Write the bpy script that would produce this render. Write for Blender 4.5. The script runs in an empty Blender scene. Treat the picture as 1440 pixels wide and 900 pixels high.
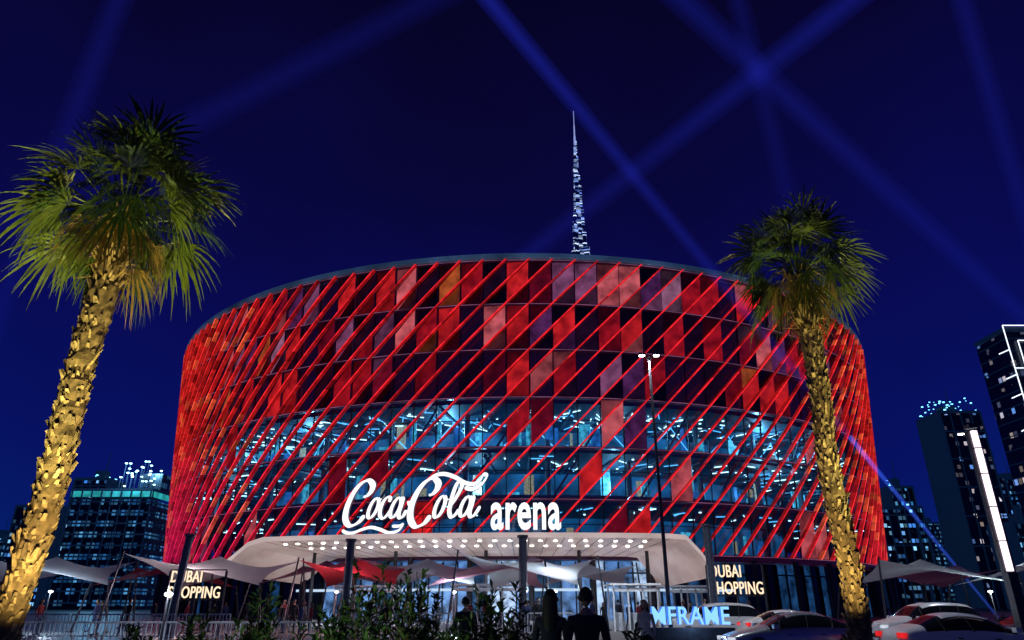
import bpy, bmesh, math, random
from math import sin, cos, pi, radians, sqrt, atan2
from mathutils import Vector, Matrix
random.seed(7)
scene = bpy.context.scene
scene.view_settings.view_transform = 'Standard'
scene.view_settings.look = 'None'
scene.view_settings.exposure = 0

# ---------------------------------------------------------------- helpers
def link(o):
    scene.collection.objects.link(o); return o
def empty(name, loc=(0,0,0), rz=0):
    o = bpy.data.objects.new(name, None); o.location = loc; o.rotation_euler[2] = rz
    o.empty_display_size = .5
    return link(o)
def new_mat(name):
    m = bpy.data.materials.new(name); m.use_nodes = True
    nt = m.node_tree; nt.nodes.clear()
    out = nt.nodes.new('ShaderNodeOutputMaterial')
    return m, nt, out
def N(nt, t, **kw):
    n = nt.nodes.new(t)
    for k, v in kw.items(): setattr(n, k, v)
    return n
def pbr(name, col, rough=.6, metal=0, emis=None, es=0, noise=.25, nscale=6, bump=.0, trans=0):
    m, nt, out = new_mat(name)
    b = N(nt, 'ShaderNodeBsdfPrincipled')
    b.inputs['Roughness'].default_value = rough
    b.inputs['Metallic'].default_value = metal
    tc = N(nt, 'ShaderNodeTexCoord'); nz = N(nt, 'ShaderNodeTexNoise')
    nz.inputs['Scale'].default_value = nscale; nz.inputs['Detail'].default_value = 5
    nt.links.new(tc.outputs['Object'], nz.inputs['Vector'])
    mp = N(nt, 'ShaderNodeMapRange')
    mp.inputs[1].default_value = .3; mp.inputs[2].default_value = .7
    mp.inputs[3].default_value = 1 - noise; mp.inputs[4].default_value = 1 + noise
    nt.links.new(nz.outputs['Fac'], mp.inputs[0])
    vm = N(nt, 'ShaderNodeVectorMath', operation='SCALE'); vm.inputs[0].default_value = col[:3]
    nt.links.new(mp.outputs[0], vm.inputs['Scale'])
    nt.links.new(vm.outputs[0], b.inputs['Base Color'])
    if bump:
        bp = N(nt, 'ShaderNodeBump'); bp.inputs['Strength'].default_value = bump
        nt.links.new(nz.outputs['Fac'], bp.inputs['Height']); nt.links.new(bp.outputs[0], b.inputs['Normal'])
    if emis:
        b.inputs['Emission Color'].default_value = (*emis, 1)
        ms = N(nt, 'ShaderNodeMath', operation='MULTIPLY'); ms.inputs[1].default_value = es
        nt.links.new(mp.outputs[0], ms.inputs[0]); nt.links.new(ms.outputs[0], b.inputs['Emission Strength'])
    if trans:
        tr = N(nt, 'ShaderNodeBsdfTranslucent'); mx = N(nt, 'ShaderNodeMixShader')
        mx.inputs[0].default_value = trans
        nt.links.new(vm.outputs[0], tr.inputs[0]); nt.links.new(b.outputs[0], mx.inputs[1]); nt.links.new(tr.outputs[0], mx.inputs[2])
        nt.links.new(mx.outputs[0], out.inputs[0])
    else:
        nt.links.new(b.outputs[0], out.inputs[0])
    return m
def emit(name, col, s):
    m, nt, out = new_mat(name)
    e = N(nt, 'ShaderNodeEmission'); e.inputs[0].default_value = (*col, 1); e.inputs[1].default_value = s
    nt.links.new(e.outputs[0], out.inputs[0]); return m
def nosample(m):
    try: m.cycles.emission_sampling = 'NONE'
    except Exception: pass
    return m
def attr_mat(name, s, diff=.5, rough=.35, noise_scale=.8, lo=.6, hi=1.3):
    m, nt, out = new_mat(name)
    a = N(nt, 'ShaderNodeAttribute'); a.attribute_name = 'Col'
    b = N(nt, 'ShaderNodeBsdfPrincipled'); b.inputs['Roughness'].default_value = rough
    tc = N(nt, 'ShaderNodeTexCoord'); nz = N(nt, 'ShaderNodeTexNoise')
    nz.inputs['Scale'].default_value = noise_scale; nz.inputs['Detail'].default_value = 4
    nt.links.new(tc.outputs['Object'], nz.inputs['Vector'])
    mp = N(nt, 'ShaderNodeMapRange'); mp.inputs[1].default_value = .3; mp.inputs[2].default_value = .7
    mp.inputs[3].default_value = lo*s; mp.inputs[4].default_value = hi*s
    nt.links.new(nz.outputs['Fac'], mp.inputs[0])
    sc = N(nt, 'ShaderNodeVectorMath', operation='SCALE'); sc.inputs['Scale'].default_value = diff
    nt.links.new(a.outputs['Color'], sc.inputs[0]); nt.links.new(sc.outputs[0], b.inputs['Base Color'])
    nt.links.new(a.outputs['Color'], b.inputs['Emission Color']); nt.links.new(mp.outputs[0], b.inputs['Emission Strength'])
    nt.links.new(b.outputs[0], out.inputs[0]); return m

class MB:
    def __init__(s): s.v = []; s.f = []; s.m = []; s.c = []
    def add(s, vs, fs, mat=0, col=(1,1,1)):
        o = len(s.v); s.v += [tuple(p) for p in vs]
        for f in fs:
            s.f.append(tuple(i+o for i in f)); s.m.append(mat); s.c.append(col)
    def box(s, c, d, mat=0, rz=0, col=(1,1,1)):
        x, y, z = d[0]/2, d[1]/2, d[2]/2; cs, sn = cos(rz), sin(rz)
        vs = []
        for sx, sy, sz in [(-1,-1,-1),(1,-1,-1),(1,1,-1),(-1,1,-1),(-1,-1,1),(1,-1,1),(1,1,1),(-1,1,1)]:
            px, py = sx*x, sy*y
            vs.append((c[0]+px*cs-py*sn, c[1]+px*sn+py*cs, c[2]+sz*z))
        s.add(vs, [(0,3,2,1),(4,5,6,7),(0,1,5,4),(1,2,6,5),(2,3,7,6),(3,0,4,7)], mat, col)
    def hexa(s, vs, mat=0, col=(1,1,1), mats=None):
        fs = [(0,3,2,1),(4,5,6,7),(0,1,5,4),(1,2,6,5),(2,3,7,6),(3,0,4,7)]
        o = len(s.v); s.v += [tuple(p) for p in vs]
        for i, f in enumerate(fs):
            s.f.append(tuple(k+o for k in f)); s.m.append(mats[i] if mats else mat); s.c.append(col)
    def tube(s, p, q, r0, r1=None, n=8, mat=0, col=(1,1,1)):
        p = Vector(p); q = Vector(q); r1 = r0 if r1 is None else r1
        d = (q-p).normalized(); a = d.cross(Vector((0,0,1)))
        if a.length < .01: a = Vector((1,0,0))
        a.normalize(); b = d.cross(a)
        vs = []
        for c, r in ((p, r0), (q, r1)):
            for i in range(n):
                t = 2*pi*i/n; vs.append(c + a*cos(t)*r + b*sin(t)*r)
        fs = [(i, (i+1) % n, n+(i+1) % n, n+i) for i in range(n)]
        fs += [tuple(range(n))[::-1], tuple(range(n, 2*n))]
        s.add(vs, fs, mat, col)
    def lathe(s, prof, c=(0,0,0), n=16, mat=0):
        vs = []; fs = []
        for r, z in prof:
            for i in range(n):
                t = 2*pi*i/n; vs.append((c[0]+r*cos(t), c[1]+r*sin(t), c[2]+z))
        for k in range(len(prof)-1):
            for i in range(n):
                fs.append((k*n+i, k*n+(i+1) % n, (k+1)*n+(i+1) % n, (k+1)*n+i))
        s.add(vs, fs, mat)
    def make(s, name, mats, parent=None, smooth=False, loc=None):
        me = bpy.data.meshes.new(name); me.from_pydata(s.v, [], s.f)
        for m in mats: me.materials.append(m)
        me.polygons.foreach_set('material_index', s.m)
        ca = me.color_attributes.new('Col', 'FLOAT_COLOR', 'CORNER')
        buf = []
        for f, c in zip(s.f, s.c): buf += [c[0], c[1], c[2], 1.0]*len(f)
        ca.data.foreach_set('color', buf)
        if smooth: me.polygons.foreach_set('use_smooth', [True]*len(s.f))
        me.update()
        o = bpy.data.objects.new(name, me); link(o)
        if parent: o.parent = parent
        if loc: o.location = loc
        return o

# ---------------------------------------------------------------- camera
cam = bpy.data.cameras.new('camera'); co = link(bpy.data.objects.new('camera', cam))
cam.lens = 24; cam.sensor_width = 36; cam.clip_end = 6000; cam.clip_start = .1
co.location = (0, 0, 1.65); co.rotation_euler = (radians(90+22.6), 0, 0)
scene.camera = co

# ---------------------------------------------------------------- world
w = bpy.data.worlds.new('World'); scene.world = w; w.use_nodes = True
nt = w.node_tree; nt.nodes.clear()
wo = N(nt, 'ShaderNodeOutputWorld'); bg = N(nt, 'ShaderNodeBackground')
tc = N(nt, 'ShaderNodeTexCoord'); sp = N(nt, 'ShaderNodeSeparateXYZ'); cr = N(nt, 'ShaderNodeValToRGB')
nt.links.new(tc.outputs['Generated'], sp.inputs[0])
nz = N(nt, 'ShaderNodeTexNoise'); nz.inputs['Scale'].default_value = 2.6; nz.inputs['Detail'].default_value = 3
nt.links.new(tc.outputs['Generated'], nz.inputs['Vector'])
ma = N(nt, 'ShaderNodeMath', operation='MULTIPLY_ADD'); ma.inputs[1].default_value = .30
nt.links.new(nz.outputs['Fac'], ma.inputs[0]); nt.links.new(sp.outputs['Z'], ma.inputs[2])
nt.links.new(ma.outputs[0], cr.inputs[0])
r = cr.color_ramp
els = [(0.0, (.002,.026,.17)), (.2, (.002,.014,.145)), (.34, (.002,.0060,.118)), (.5, (.0026,.0032,.084)), (.68, (.0026,.0022,.046)), (.85, (.0020,.0014,.022)), (1, (.001,.001,.012))]
r.elements[0].position = 0; r.elements[0].color = (*els[0][1], 1)
r.elements[1].position = 1; r.elements[1].color = (*els[-1][1], 1)
for p, c in els[1:-1]:
    e = r.elements.new(p); e.color = (*c, 1)
sky = N(nt, 'ShaderNodeTexSky'); sky.sky_type = 'NISHITA'; sky.sun_disc = False
sky.sun_elevation = radians(-8); sky.sun_rotation = radians(200)
bg2 = N(nt, 'ShaderNodeBackground'); bg2.inputs[1].default_value = .02
nt.links.new(sky.outputs[0], bg2.inputs[0])
nt.links.new(cr.outputs[0], bg.inputs[0]); bg.inputs[1].default_value = 1.0
ad = N(nt, 'ShaderNodeAddShader')
nt.links.new(bg.outputs[0], ad.inputs[0]); nt.links.new(bg2.outputs[0], ad.inputs[1]); nt.links.new(ad.outputs[0], wo.inputs[0])
sun = bpy.data.lights.new('moon_light', 'SUN'); sun.energy = .02; sun.angle = radians(.5); sun.color = (.6,.7,1)
so = link(bpy.data.objects.new('moon_light', sun)); so.rotation_euler = (radians(50), 0, radians(-20))

def plight(name, loc, e, col=(1,1,1), r=.1, parent=None):
    l = bpy.data.lights.new(name, 'POINT'); l.energy = e; l.color = col; l.shadow_soft_size = r
    o = link(bpy.data.objects.new(name, l)); o.location = loc
    if parent: o.parent = parent
    return o
def slight(name, loc, tgt, e, col, ang=60, r=.08, parent=None, blend=.6):
    l = bpy.data.lights.new(name, 'SPOT'); l.energy = e; l.color = col; l.shadow_soft_size = r
    l.spot_size = radians(ang); l.spot_blend = blend
    o = link(bpy.data.objects.new(name, l)); o.location = loc
    o.rotation_euler = (Vector(tgt)-Vector(loc)).to_track_quat('-Z', 'Y').to_euler()
    if parent: o.parent = parent
    return o

# ---------------------------------------------------------------- materials
M_asph = pbr('asphalt', (.045,.045,.05), .55, noise=.4, nscale=1.5, bump=.15)
M_metal = pbr('dark_metal', (.05,.05,.06), .4, .6)
M_steel = pbr('galvanised_steel', (.6,.61,.65), .45, .2)
M_white = pbr('white_paint', (.75,.75,.76), .4, noise=.08)
M_black = pbr('black_rubber', (.02,.02,.02), .7)
M_kerb = pbr('kerb_concrete', (.35,.34,.32), .8, nscale=10)
M_paint = pbr('road_paint', (.75,.75,.72), .6, nscale=20)
M_wl = nosample(emit('lamp_white', (.85,.93,1), 8))

def paver_mat():
    m, nt, out = new_mat('plaza_pavers')
    b = N(nt, 'ShaderNodeBsdfPrincipled'); b.inputs['Roughness'].default_value = .4
    tc = N(nt, 'ShaderNodeTexCoord'); br = N(nt, 'ShaderNodeTexBrick')
    br.inputs['Color1'].default_value = (.22,.21,.20,1); br.inputs['Color2'].default_value = (.3,.28,.26,1)
    br.inputs['Mortar'].default_value = (.08,.08,.08,1); br.inputs['Scale'].default_value = 1.6
    nt.links.new(tc.outputs['Object'], br.inputs['Vector']); nt.links.new(br.outputs[0], b.inputs['Base Color'])
    nt.links.new(b.outputs[0], out.inputs[0]); return m
M_pav = paver_mat()

# ---------------------------------------------------------------- ground, road, plaza
g = MB(); g.add([(-3000,-300,0),(3000,-300,0),(3000,4000,0),(-3000,4000,0)], [(0,1,2,3)]); g.make('ground', [M_asph])
g = MB(); g.add([(-120,17,.004),(120,17,.004),(120,31,.004),(-120,31,.004)], [(0,1,2,3)])
road = g.make('road', [pbr('road_asphalt', (.05,.05,.052), .5, noise=.3, nscale=3, bump=.2)])
g = MB()
for i in range(-20, 21):
    g.add([(i*5-1,23.9,.008),(i*5+1,23.9,.008),(i*5+1,24.05,.008),(i*5-1,24.05,.008)], [(0,1,2,3)])
g.make('road_markings', [M_paint], road)
g = MB(); g.box((0,31.1,.07), (240,.2,.14)); g.box((0,16.9,.07), (240,.2,.14)); g.make('kerb', [M_kerb], road)
g = MB(); g.box((0,100,.06), (240,137.6,.12)); g.make('plaza_pavement', [M_pav])
g = MB(); g.box((0,8.9,.06), (240,15.8,.12)); g.make('pavement', [M_pav])

# ---------------------------------------------------------------- arena
CX, CY = 2.0, 135.0
NC = 144; DP = 2*pi/NC
def Rz(z): return 60 + 2.6*(z-6.5)/33
def ap(phi, r, z): return (CX+r*sin(phi), CY-r*cos(phi), z)
arena = empty('arena_building', (0,0,0))
Z0, H = 6.5, 5.5
pal = [((.48,.012,.014), 3), ((.27,.005,.010), 3.0), ((.12,.003,.012), 2.4), ((.008,.002,.008), 5.4), ((.33,.065,.014), 1.3), ((.16,.05,.12), 2.3), ((.46,.085,.10), 2.0), ((.06,.014,.07), 1.8), ((.22,.09,.16), .8)]
def pick():
    t = random.uniform(0, sum(p[1] for p in pal))
    for c, ww in pal:
        t -= ww
        if t <= 0: return c
    return pal[0][0]
DARK = (.006,.0015,.006)
pan = MB()
prob = [.12,.14,.16,.66,.95,.98]
for b in range(6):
    z0 = Z0+b*H; z1 = z0+H; zm = (z0+z1)/2
    for i in range(NC):
        ph = (i+.5)*DP
        if ph > pi: ph -= 2*pi
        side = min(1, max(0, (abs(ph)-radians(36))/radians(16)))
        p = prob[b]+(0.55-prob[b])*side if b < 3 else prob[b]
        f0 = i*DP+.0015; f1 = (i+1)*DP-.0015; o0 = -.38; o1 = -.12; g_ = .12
        bl = ap(f0, Rz(z0)+o0, z0+g_); br = ap(f1, Rz(z0)+o1, z0+g_)
        tr = ap(f1, Rz(z1)+o1, z1-g_); tl = ap(f0, Rz(z1)+o0, z1-g_)
        rm = ap(f1, Rz(zm)+o1, zm); lm = ap(f0, Rz(zm)+o0, zm)
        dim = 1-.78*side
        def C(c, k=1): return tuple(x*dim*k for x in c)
        if b >= 3:
            if random.random() > p: 
                if random.random() < .4: pan.add([bl, rm, tr, lm], [(0,1,2,3)], 0, C(pick(), .5))
                continue
            ca = pick()
            mode = random.random()
            k1 = random.choice([1,1,.75]); k2 = random.choice([.15,.35,.6,1]); k3 = random.choice([.1,.3,.7])
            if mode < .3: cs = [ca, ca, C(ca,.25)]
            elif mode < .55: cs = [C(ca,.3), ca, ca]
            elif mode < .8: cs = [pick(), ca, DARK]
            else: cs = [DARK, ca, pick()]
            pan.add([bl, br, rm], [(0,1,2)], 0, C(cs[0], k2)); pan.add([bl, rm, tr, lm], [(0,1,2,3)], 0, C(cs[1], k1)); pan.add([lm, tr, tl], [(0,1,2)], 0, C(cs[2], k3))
        else:
            if random.random() < p:
                ca = pick() if random.random() < .7 else (.42,.07,.085)
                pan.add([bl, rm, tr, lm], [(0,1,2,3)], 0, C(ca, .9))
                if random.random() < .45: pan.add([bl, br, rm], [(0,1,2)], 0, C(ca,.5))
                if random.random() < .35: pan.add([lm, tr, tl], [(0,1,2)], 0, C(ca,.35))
M_panel = nosample(attr_mat('facade_panel', 1.0, .9, .3, .7, .35, 1.35))  # panel emission stands in for LED light falling on the panels
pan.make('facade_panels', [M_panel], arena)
# diagonal LED fins
fin = MB()
SH = 2.0
seg = 30
for k in range(NC):
    for s in range(seg):
        za = Z0+6*H*s/seg; zb = Z0+6*H*(s+1)/seg
        pa = (k+SH*6*s/seg)*DP; pb = (k+SH*6*(s+1)/seg)*DP
        pm = ((pa+pb)/2+pi) % (2*pi)-pi
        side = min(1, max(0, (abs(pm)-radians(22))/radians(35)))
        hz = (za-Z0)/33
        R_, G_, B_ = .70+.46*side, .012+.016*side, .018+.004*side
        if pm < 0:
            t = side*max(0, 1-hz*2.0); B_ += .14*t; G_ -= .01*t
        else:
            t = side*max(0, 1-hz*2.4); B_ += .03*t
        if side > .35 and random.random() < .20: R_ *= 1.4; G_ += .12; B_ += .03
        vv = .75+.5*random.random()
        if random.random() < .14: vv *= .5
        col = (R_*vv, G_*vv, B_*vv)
        hw = .115/62
        ra, rb = Rz(za), Rz(zb)
        D0, D1 = -.05, .46
        vs = [ap(pa-hw, ra+D0, za), ap(pa+hw, ra+D0, za), ap(pa+hw, ra+D1, za), ap(pa-hw, ra+D1, za),
              ap(pb-hw, rb+D0, zb), ap(pb+hw, rb+D0, zb), ap(pb+hw, rb+D1, zb), ap(pb-hw, rb+D1, zb)]
        fs = [(1,2,6,5), (2,3,7,6), (3,0,4,7)]
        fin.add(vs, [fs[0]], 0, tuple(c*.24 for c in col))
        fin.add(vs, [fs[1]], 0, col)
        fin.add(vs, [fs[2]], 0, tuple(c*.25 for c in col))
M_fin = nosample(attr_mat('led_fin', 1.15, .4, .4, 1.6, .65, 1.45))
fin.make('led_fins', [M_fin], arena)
# rings
ring = MB()
def ringseg(mb, r0, r1, z0, z1, mat=0, n=144, a0=0, a1=2*pi, col=(1,1,1)):
    for i in range(n):
        f0 = a0+(a1-a0)*i/n; f1 = a0+(a1-a0)*(i+1)/n
        mb.hexa([ap(f0,r0,z0),ap(f1,r0,z0),ap(f1,r1,z0),ap(f0,r1,z0),ap(f0,r0,z1),ap(f1,r0,z1),ap(f1,r1,z1),ap(f0,r1,z1)], mat, col)
for b in range(7):
    z = Z0+b*H
    ringseg(ring, Rz(z)-.5, Rz(z)+.10, z-.11, z+.11, 0)
    ringseg(ring, Rz(z)+.10, Rz(z)+.14, z-.03, z+.03, 2)
ringseg(ring, 62.2, 63.0, 39.72, 40.25, 1)
ringseg(ring, 60.5, 62.0, 39.65, 40.8, 1)
ringseg(ring, 56, 60.3, 5.9, 6.38, 0)
M_ring = pbr('ring_metal', (.05,.03,.05), .3, .7, emis=(.02,.003,.015), es=.5)  # faint emission imitates a red-purple reflection on the metal
M_rim = pbr('roof_rim', (.3,.35,.4), .4, .3, emis=(.02,.05,.09), es=.6, noise=.6, nscale=.2)
M_redge = pbr('ring_edge', (.3,.2,.25), .3, .5, emis=(.20,.07,.13), es=.9, noise=.7, nscale=.4)
ring.make('floor_rings', [M_ring, M_rim, M_redge], arena)
mu = MB()
for i in range(NC):
    f = i*DP
    for b in range(6):
        za, zb = Z0+b*H+.1, Z0+(b+1)*H-.1
        ra, rb = Rz(za)-.42, Rz(zb)-.42; hw = .05/60
        mu.hexa([ap(f-hw,ra-.15,za),ap(f+hw,ra-.15,za),ap(f+hw,ra,za),ap(f-hw,ra,za),ap(f-hw,rb-.15,zb),ap(f+hw,rb-.15,zb),ap(f+hw,rb,zb),ap(f-hw,rb,zb)])
    for zz in (15.1, 20.6, 9.5):
        f1 = f+DP; r_ = Rz(zz)-.5
        mu.hexa([ap(f,r_-.08,zz-.04),ap(f1,r_-.08,zz-.04),ap(f1,r_,zz-.04),ap(f,r_,zz-.04),ap(f,r_-.08,zz+.04),ap(f1,r_-.08,zz+.04),ap(f1,r_,zz+.04),ap(f,r_,zz+.04)])
mu.make('window_mullions', [pbr('mullion', (.05,.05,.07), .4, .5)], arena)
m, nt, out = new_mat('arena_glass')
tr = N(nt, 'ShaderNodeBsdfTransparent'); tr.inputs[0].default_value = (.62,.86,1,1)
gl = N(nt, 'ShaderNodeBsdfGlossy'); gl.inputs['Roughness'].default_value = .05; gl.inputs[0].default_value = (.7,.8,1,1)
mx = N(nt, 'ShaderNodeMixShader'); mx.inputs[0].default_value = .08
nt.links.new(tr.outputs[0], mx.inputs[1]); nt.links.new(gl.outputs[0], mx.inputs[2]); nt.links.new(mx.outputs[0], out.inputs[0])
M_glass = m
gm = MB()
for i in range(NC):
    f0, f1 = i*DP, (i+1)*DP
    gm.add([ap(f0,Rz(6.5)-.65,6.5),ap(f1,Rz(6.5)-.65,6.5),ap(f1,Rz(23)-.65,23),ap(f0,Rz(23)-.65,23)], [(0,1,2,3)])
gm.make('glazing', [M_glass], arena)
up = MB()
for i in range(NC):
    f0, f1 = i*DP, (i+1)*DP
    up.add([ap(f0,Rz(23)-.9,23),ap(f1,Rz(23)-.9,23),ap(f1,Rz(39.5)-.9,39.6),ap(f0,Rz(39.5)-.9,39.6)], [(0,1,2,3)])
    up.add([ap(f0,61,39.9),ap(f1,61,39.9),ap(0,0,43)], [(0,1,2)])
up.make('upper_wall_and_roof', [pbr('dark_glass_wall', (.012,.012,.03), .15, emis=(.006,.0015,.010), es=1)], arena)
# interior
it = MB()
for z in (6.5,12,17.5,23):
    ringseg(it, 46, 59.0 + (z-6.5)*.06, z-.35, z-.12, 0, 72)
ringseg(it, 45, 46, 0, 23, 1, 72)
for i in range(36):
    f = i*10*pi/180+.04
    it.tube(ap(f,55,6.5), ap(f,55,23), .35, n=8, mat=2)
    it.tube(ap(f,57.5,12.2), ap(f+.12,58,22.6), .14, n=6, mat=2)
for i in range(72):
    f = i*5*pi/180
    for z in (22.45, 16.95):
        a = ap(f,47,z); q = ap(f,58.6,z); it.tube(a, q, .16, n=4, mat=3)
for z in (13.1, 18.6):
    ringseg(it, 56.0, 56.1, z-.9, z, 2, 72)
M_int0 = pbr('interior_ceiling', (.07,.12,.17), .6)
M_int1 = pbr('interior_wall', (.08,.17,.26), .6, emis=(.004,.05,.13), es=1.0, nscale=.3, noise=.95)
it.make('interior_floors', [M_int0, M_int1, pbr('interior_column', (.2,.28,.33), .5), pbr('ceiling_beam', (.12,.18,.24), .5)], arena)
li = MB()
for z, n, s in ((23,300,1), (17.5,150,.7), (12,80,.6)):
    for k in range(n):
        f = radians(random.uniform(-70, 70)); rr = random.uniform(49, 58.3)
        if random.random() < .75:
            p = ap(f, rr, z-.45); q = ap(f+random.choice([.02,.03,.012,.004])*random.choice([-1,1]), rr+random.uniform(-2.5,0.6), z-.45)
            li.tube(p, q, .055, n=4, mat=random.choice([0,0,1,1]))
        else:
            li.box(ap(f, rr, z-.45), (.22,.22,.1), 0, f)
for k in range(150):
    f = radians(random.uniform(-55, 55)); b = random.choice([0,1,1,2,2,2,2]); z = 7+b*5.5+random.uniform(0,1.5)
    hgt = random.uniform(.8, 3.6); wd = random.uniform(.2, 1.5); rr = random.choice([46.1, 52, 55.8])
    li.box(ap(f, rr, z+hgt/2), (wd, .12, hgt), random.choice([2,2,2,4,4,4,3]), f)
for s_ in (-1,1):
    for k in range(10):
        f = radians(-45+k*10); li.tube(ap(f,52,18), ap(f+.09*s_,53,22.4), .08, n=4, mat=1)
li.make('interior_lights', [nosample(emit('int_light', (.65,.92,1), 3.2)), nosample(emit('int_light_b', (.14,.55,1), 1.7)), nosample(pbr('int_panel', (.2,.4,.5), .5, emis=(.05,.36,.50), es=.9, nscale=2, noise=.7)), nosample(pbr('int_panel2', (.5,.4,.3), .5, emis=(.8,.6,.35), es=.35, noise=.6)), nosample(pbr('int_panel3', (.1,.2,.4), .5, emis=(.012,.11,.36), es=.9, nscale=1, noise=.7))], arena)
for z in (21.3, 14.6):
    for a in (-52,-30,-10,10,30,52):
        plight('interior_lamp', ap(radians(a+random.uniform(-4,4)), 55+random.uniform(-3,1), z), 950 if z > 20 else 560, (.28,.70,1), .15, arena)

# ground floor
gf = MB()
for i in range(120):
    f0 = radians(-90+1.5*i); f1 = radians(-90+1.5*(i+1))
    inner = abs((f0+f1)/2+radians(4)) < radians(19)
    rr = 59.0
    gf.hexa([ap(f0,rr-.2,0.1),ap(f1,rr-.2,.1),ap(f1,rr,.1),ap(f0,rr,.1),ap(f0,rr-.2,5.85),ap(f1,rr-.2,5.85),ap(f1,rr,5.85),ap(f0,rr,5.85)], (random.choice([0,1,1,3,0]) if inner else (1 if random.random() < .35 else 2)))
    gf.box(ap(f0, rr+.12, 3), (.14,.2,5.6), 4, f0)
ringseg(gf, 59.05, 59.35, 2.9, 3.15, 5, 60, radians(-26), radians(22))
ringseg(gf, 59.05, 59.5, 4.6, 4.75, 4, 60, radians(-90), radians(90))
gf.make('ground_floor_glazing', [nosample(pbr('lobby_lit', (.3,.4,.5), .3, emis=(.05,.18,.48), es=.7, nscale=.8, noise=.9)),
    pbr('lobby_dim', (.05,.1,.15), .2, emis=(.01,.05,.14), es=.6, nscale=1, noise=.9), pbr('lobby_dark', (.015,.02,.03), .15),
    nosample(pbr('lobby_bright', (.5,.6,.7), .3, emis=(.4,.6,.9), es=.6, nscale=1.5, noise=.8)), M_metal, nosample(emit('lobby_band', (.6,.78,1), .9))], arena)
cl = MB()
for a in list(range(-84, 90, 6)):
    cl.tube(ap(radians(a),60.6,0), ap(radians(a),60.6,6.1), .3, n=12)
cl.make('perimeter_columns', [M_metal], arena)

# canopy
can = MB()
path = [(-24.4,4.4),(-23.0,5.3),(-21.5,6.6),(-20.2,7.0)] + [(-20.2+ (29.6)*i/24, 7.0) for i in range(1,25)] + [(10.6,6.9),(11.6,5.6),(12.6,3.9)]
for (a0, h0), (a1, h1) in zip(path[:-1], path[1:]):
    f0, f1 = radians(a0), radians(a1); T = .42
    vs = [ap(f0,60.4,h0-.75),ap(f1,60.4,h1-.75),ap(f1,73,h1),ap(f0,73,h0),ap(f0,60.4,h0-.75+T),ap(f1,60.4,h1-.75+T),ap(f1,73,h1+T),ap(f0,73,h0+T)]
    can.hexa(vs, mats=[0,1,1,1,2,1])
m_soff = nosample(pbr('canopy_soffit', (.75,.66,.60), .35, emis=(.62,.42,.38), es=.32, noise=.45, nscale=.25))  # emission paints in the lit look; the soffit itself is no lamp
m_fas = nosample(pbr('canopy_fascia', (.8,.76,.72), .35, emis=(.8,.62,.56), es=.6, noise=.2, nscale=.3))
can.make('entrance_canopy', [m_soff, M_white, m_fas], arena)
cj = MB()
for i in range(25):
    f = radians(-20+29.4*i/24)
    cj.hexa([ap(f-.0004,60.5,6.235),ap(f+.0004,60.5,6.235),ap(f+.0004,72.9,6.975),ap(f-.0004,72.9,6.975),ap(f-.0004,60.5,6.27),ap(f+.0004,60.5,6.27),ap(f+.0004,72.9,7.01),ap(f-.0004,72.9,7.01)])
cj.make('canopy_joints', [M_metal], arena)
dl = MB()
for j, rr in enumerate((71.2, 68.0)):
    zz = 7.0-.75*(73-rr)/12.6
    for i in range(26):
        f = radians(-19.2+27.8*(i+.5*(j % 2))/25.5)
        dl.lathe([(.0,-.05),(.14,-.05),(.19,-.01),(.19,.03)], ap(f, rr, zz-.03), 10)
dl.make('canopy_downlights', [nosample(emit('downlight', (1,.93,.82), 7))], arena)
for a in (-17,-10,-3,4):
    slight('canopy_lamp', ap(radians(a), 68, 6.1), ap(radians(a), 68, 0), 1900, (.75,.86,1), 150, .15, arena)
cc = MB()
for a in (-20,-12,-4,4,10):
    cc.tube(ap(radians(a),65,0), ap(radians(a),65,6.5), .22, .18, 12)
cc.make('canopy_columns', [M_metal], arena)

# ---------------------------------------------------------------- arena sign
def catmull(P, n=8):
    out = []
    Q = [P[0]]+P+[P[-1]]
    for i in range(1, len(Q)-2):
        a, b, c, d = Q[i-1], Q[i], Q[i+1], Q[i+2]
        for k in range(n):
            t = k/n
            out.append(tuple(.5*((2*b[j])+(-a[j]+c[j])*t+(2*a[j]-5*b[j]+4*c[j]-d[j])*t*t+(-a[j]+3*b[j]-3*c[j]+d[j])*t**3) for j in (0,1)))
    out.append(P[-1]); return out
SG = 1/16.0
SPHI0 = (-15.6-CX)/73.0
def sgp(x, y, off):
    ph = SPHI0 + x*SG/72.6
    return ap(ph, 72.6+off, 7.45+y*SG)
sign = MB(); sid = [0]
def stroke(P, w0=2.6, w1=6.4, nib=20, taper=True):
    S = catmull(P); n = len(S); L = []; Rr = []
    nb = radians(nib)
    for i, p in enumerate(S):
        a = S[max(0, i-1)]; b = S[min(n-1, i+1)]
        dx, dy = b[0]-a[0], b[1]-a[1]; l = sqrt(dx*dx+dy*dy) or 1; dx /= l; dy /= l
        ww = w0+(w1-w0)*abs(dx*sin(nb)-dy*cos(nb))**1.3
        if taper: ww *= min(1, min(i, n-1-i)/3+.35)
        L.append((p[0]-dy*ww/2, p[1]+dx*ww/2)); Rr.append((p[0]+dy*ww/2, p[1]-dx*ww/2))
    o = .18+sid[0]*.004; sid[0] += 1
    for i in range(n-1):
        q = [L[i], Rr[i], Rr[i+1], L[i+1]]
        F = [sgp(x, y, o) for x, y in q]; B = [sgp(x, y, -.12) for x, y in q]
        sign.add(F+B, [(0,1,2,3)], 0); sign.add(F+B, [(0,3,7,4),(1,5,6,2),(4,7,6,5)], 1)
def oval(cx, cy, rx, ry, slant=.34, **k):
    P = []
    for i in range(11):
        t = radians(80+36*i); x = rx*cos(t); y = ry*sin(t); P.append((cx+x+slant*y, cy+y))
    stroke(P, taper=False, **k)
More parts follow.
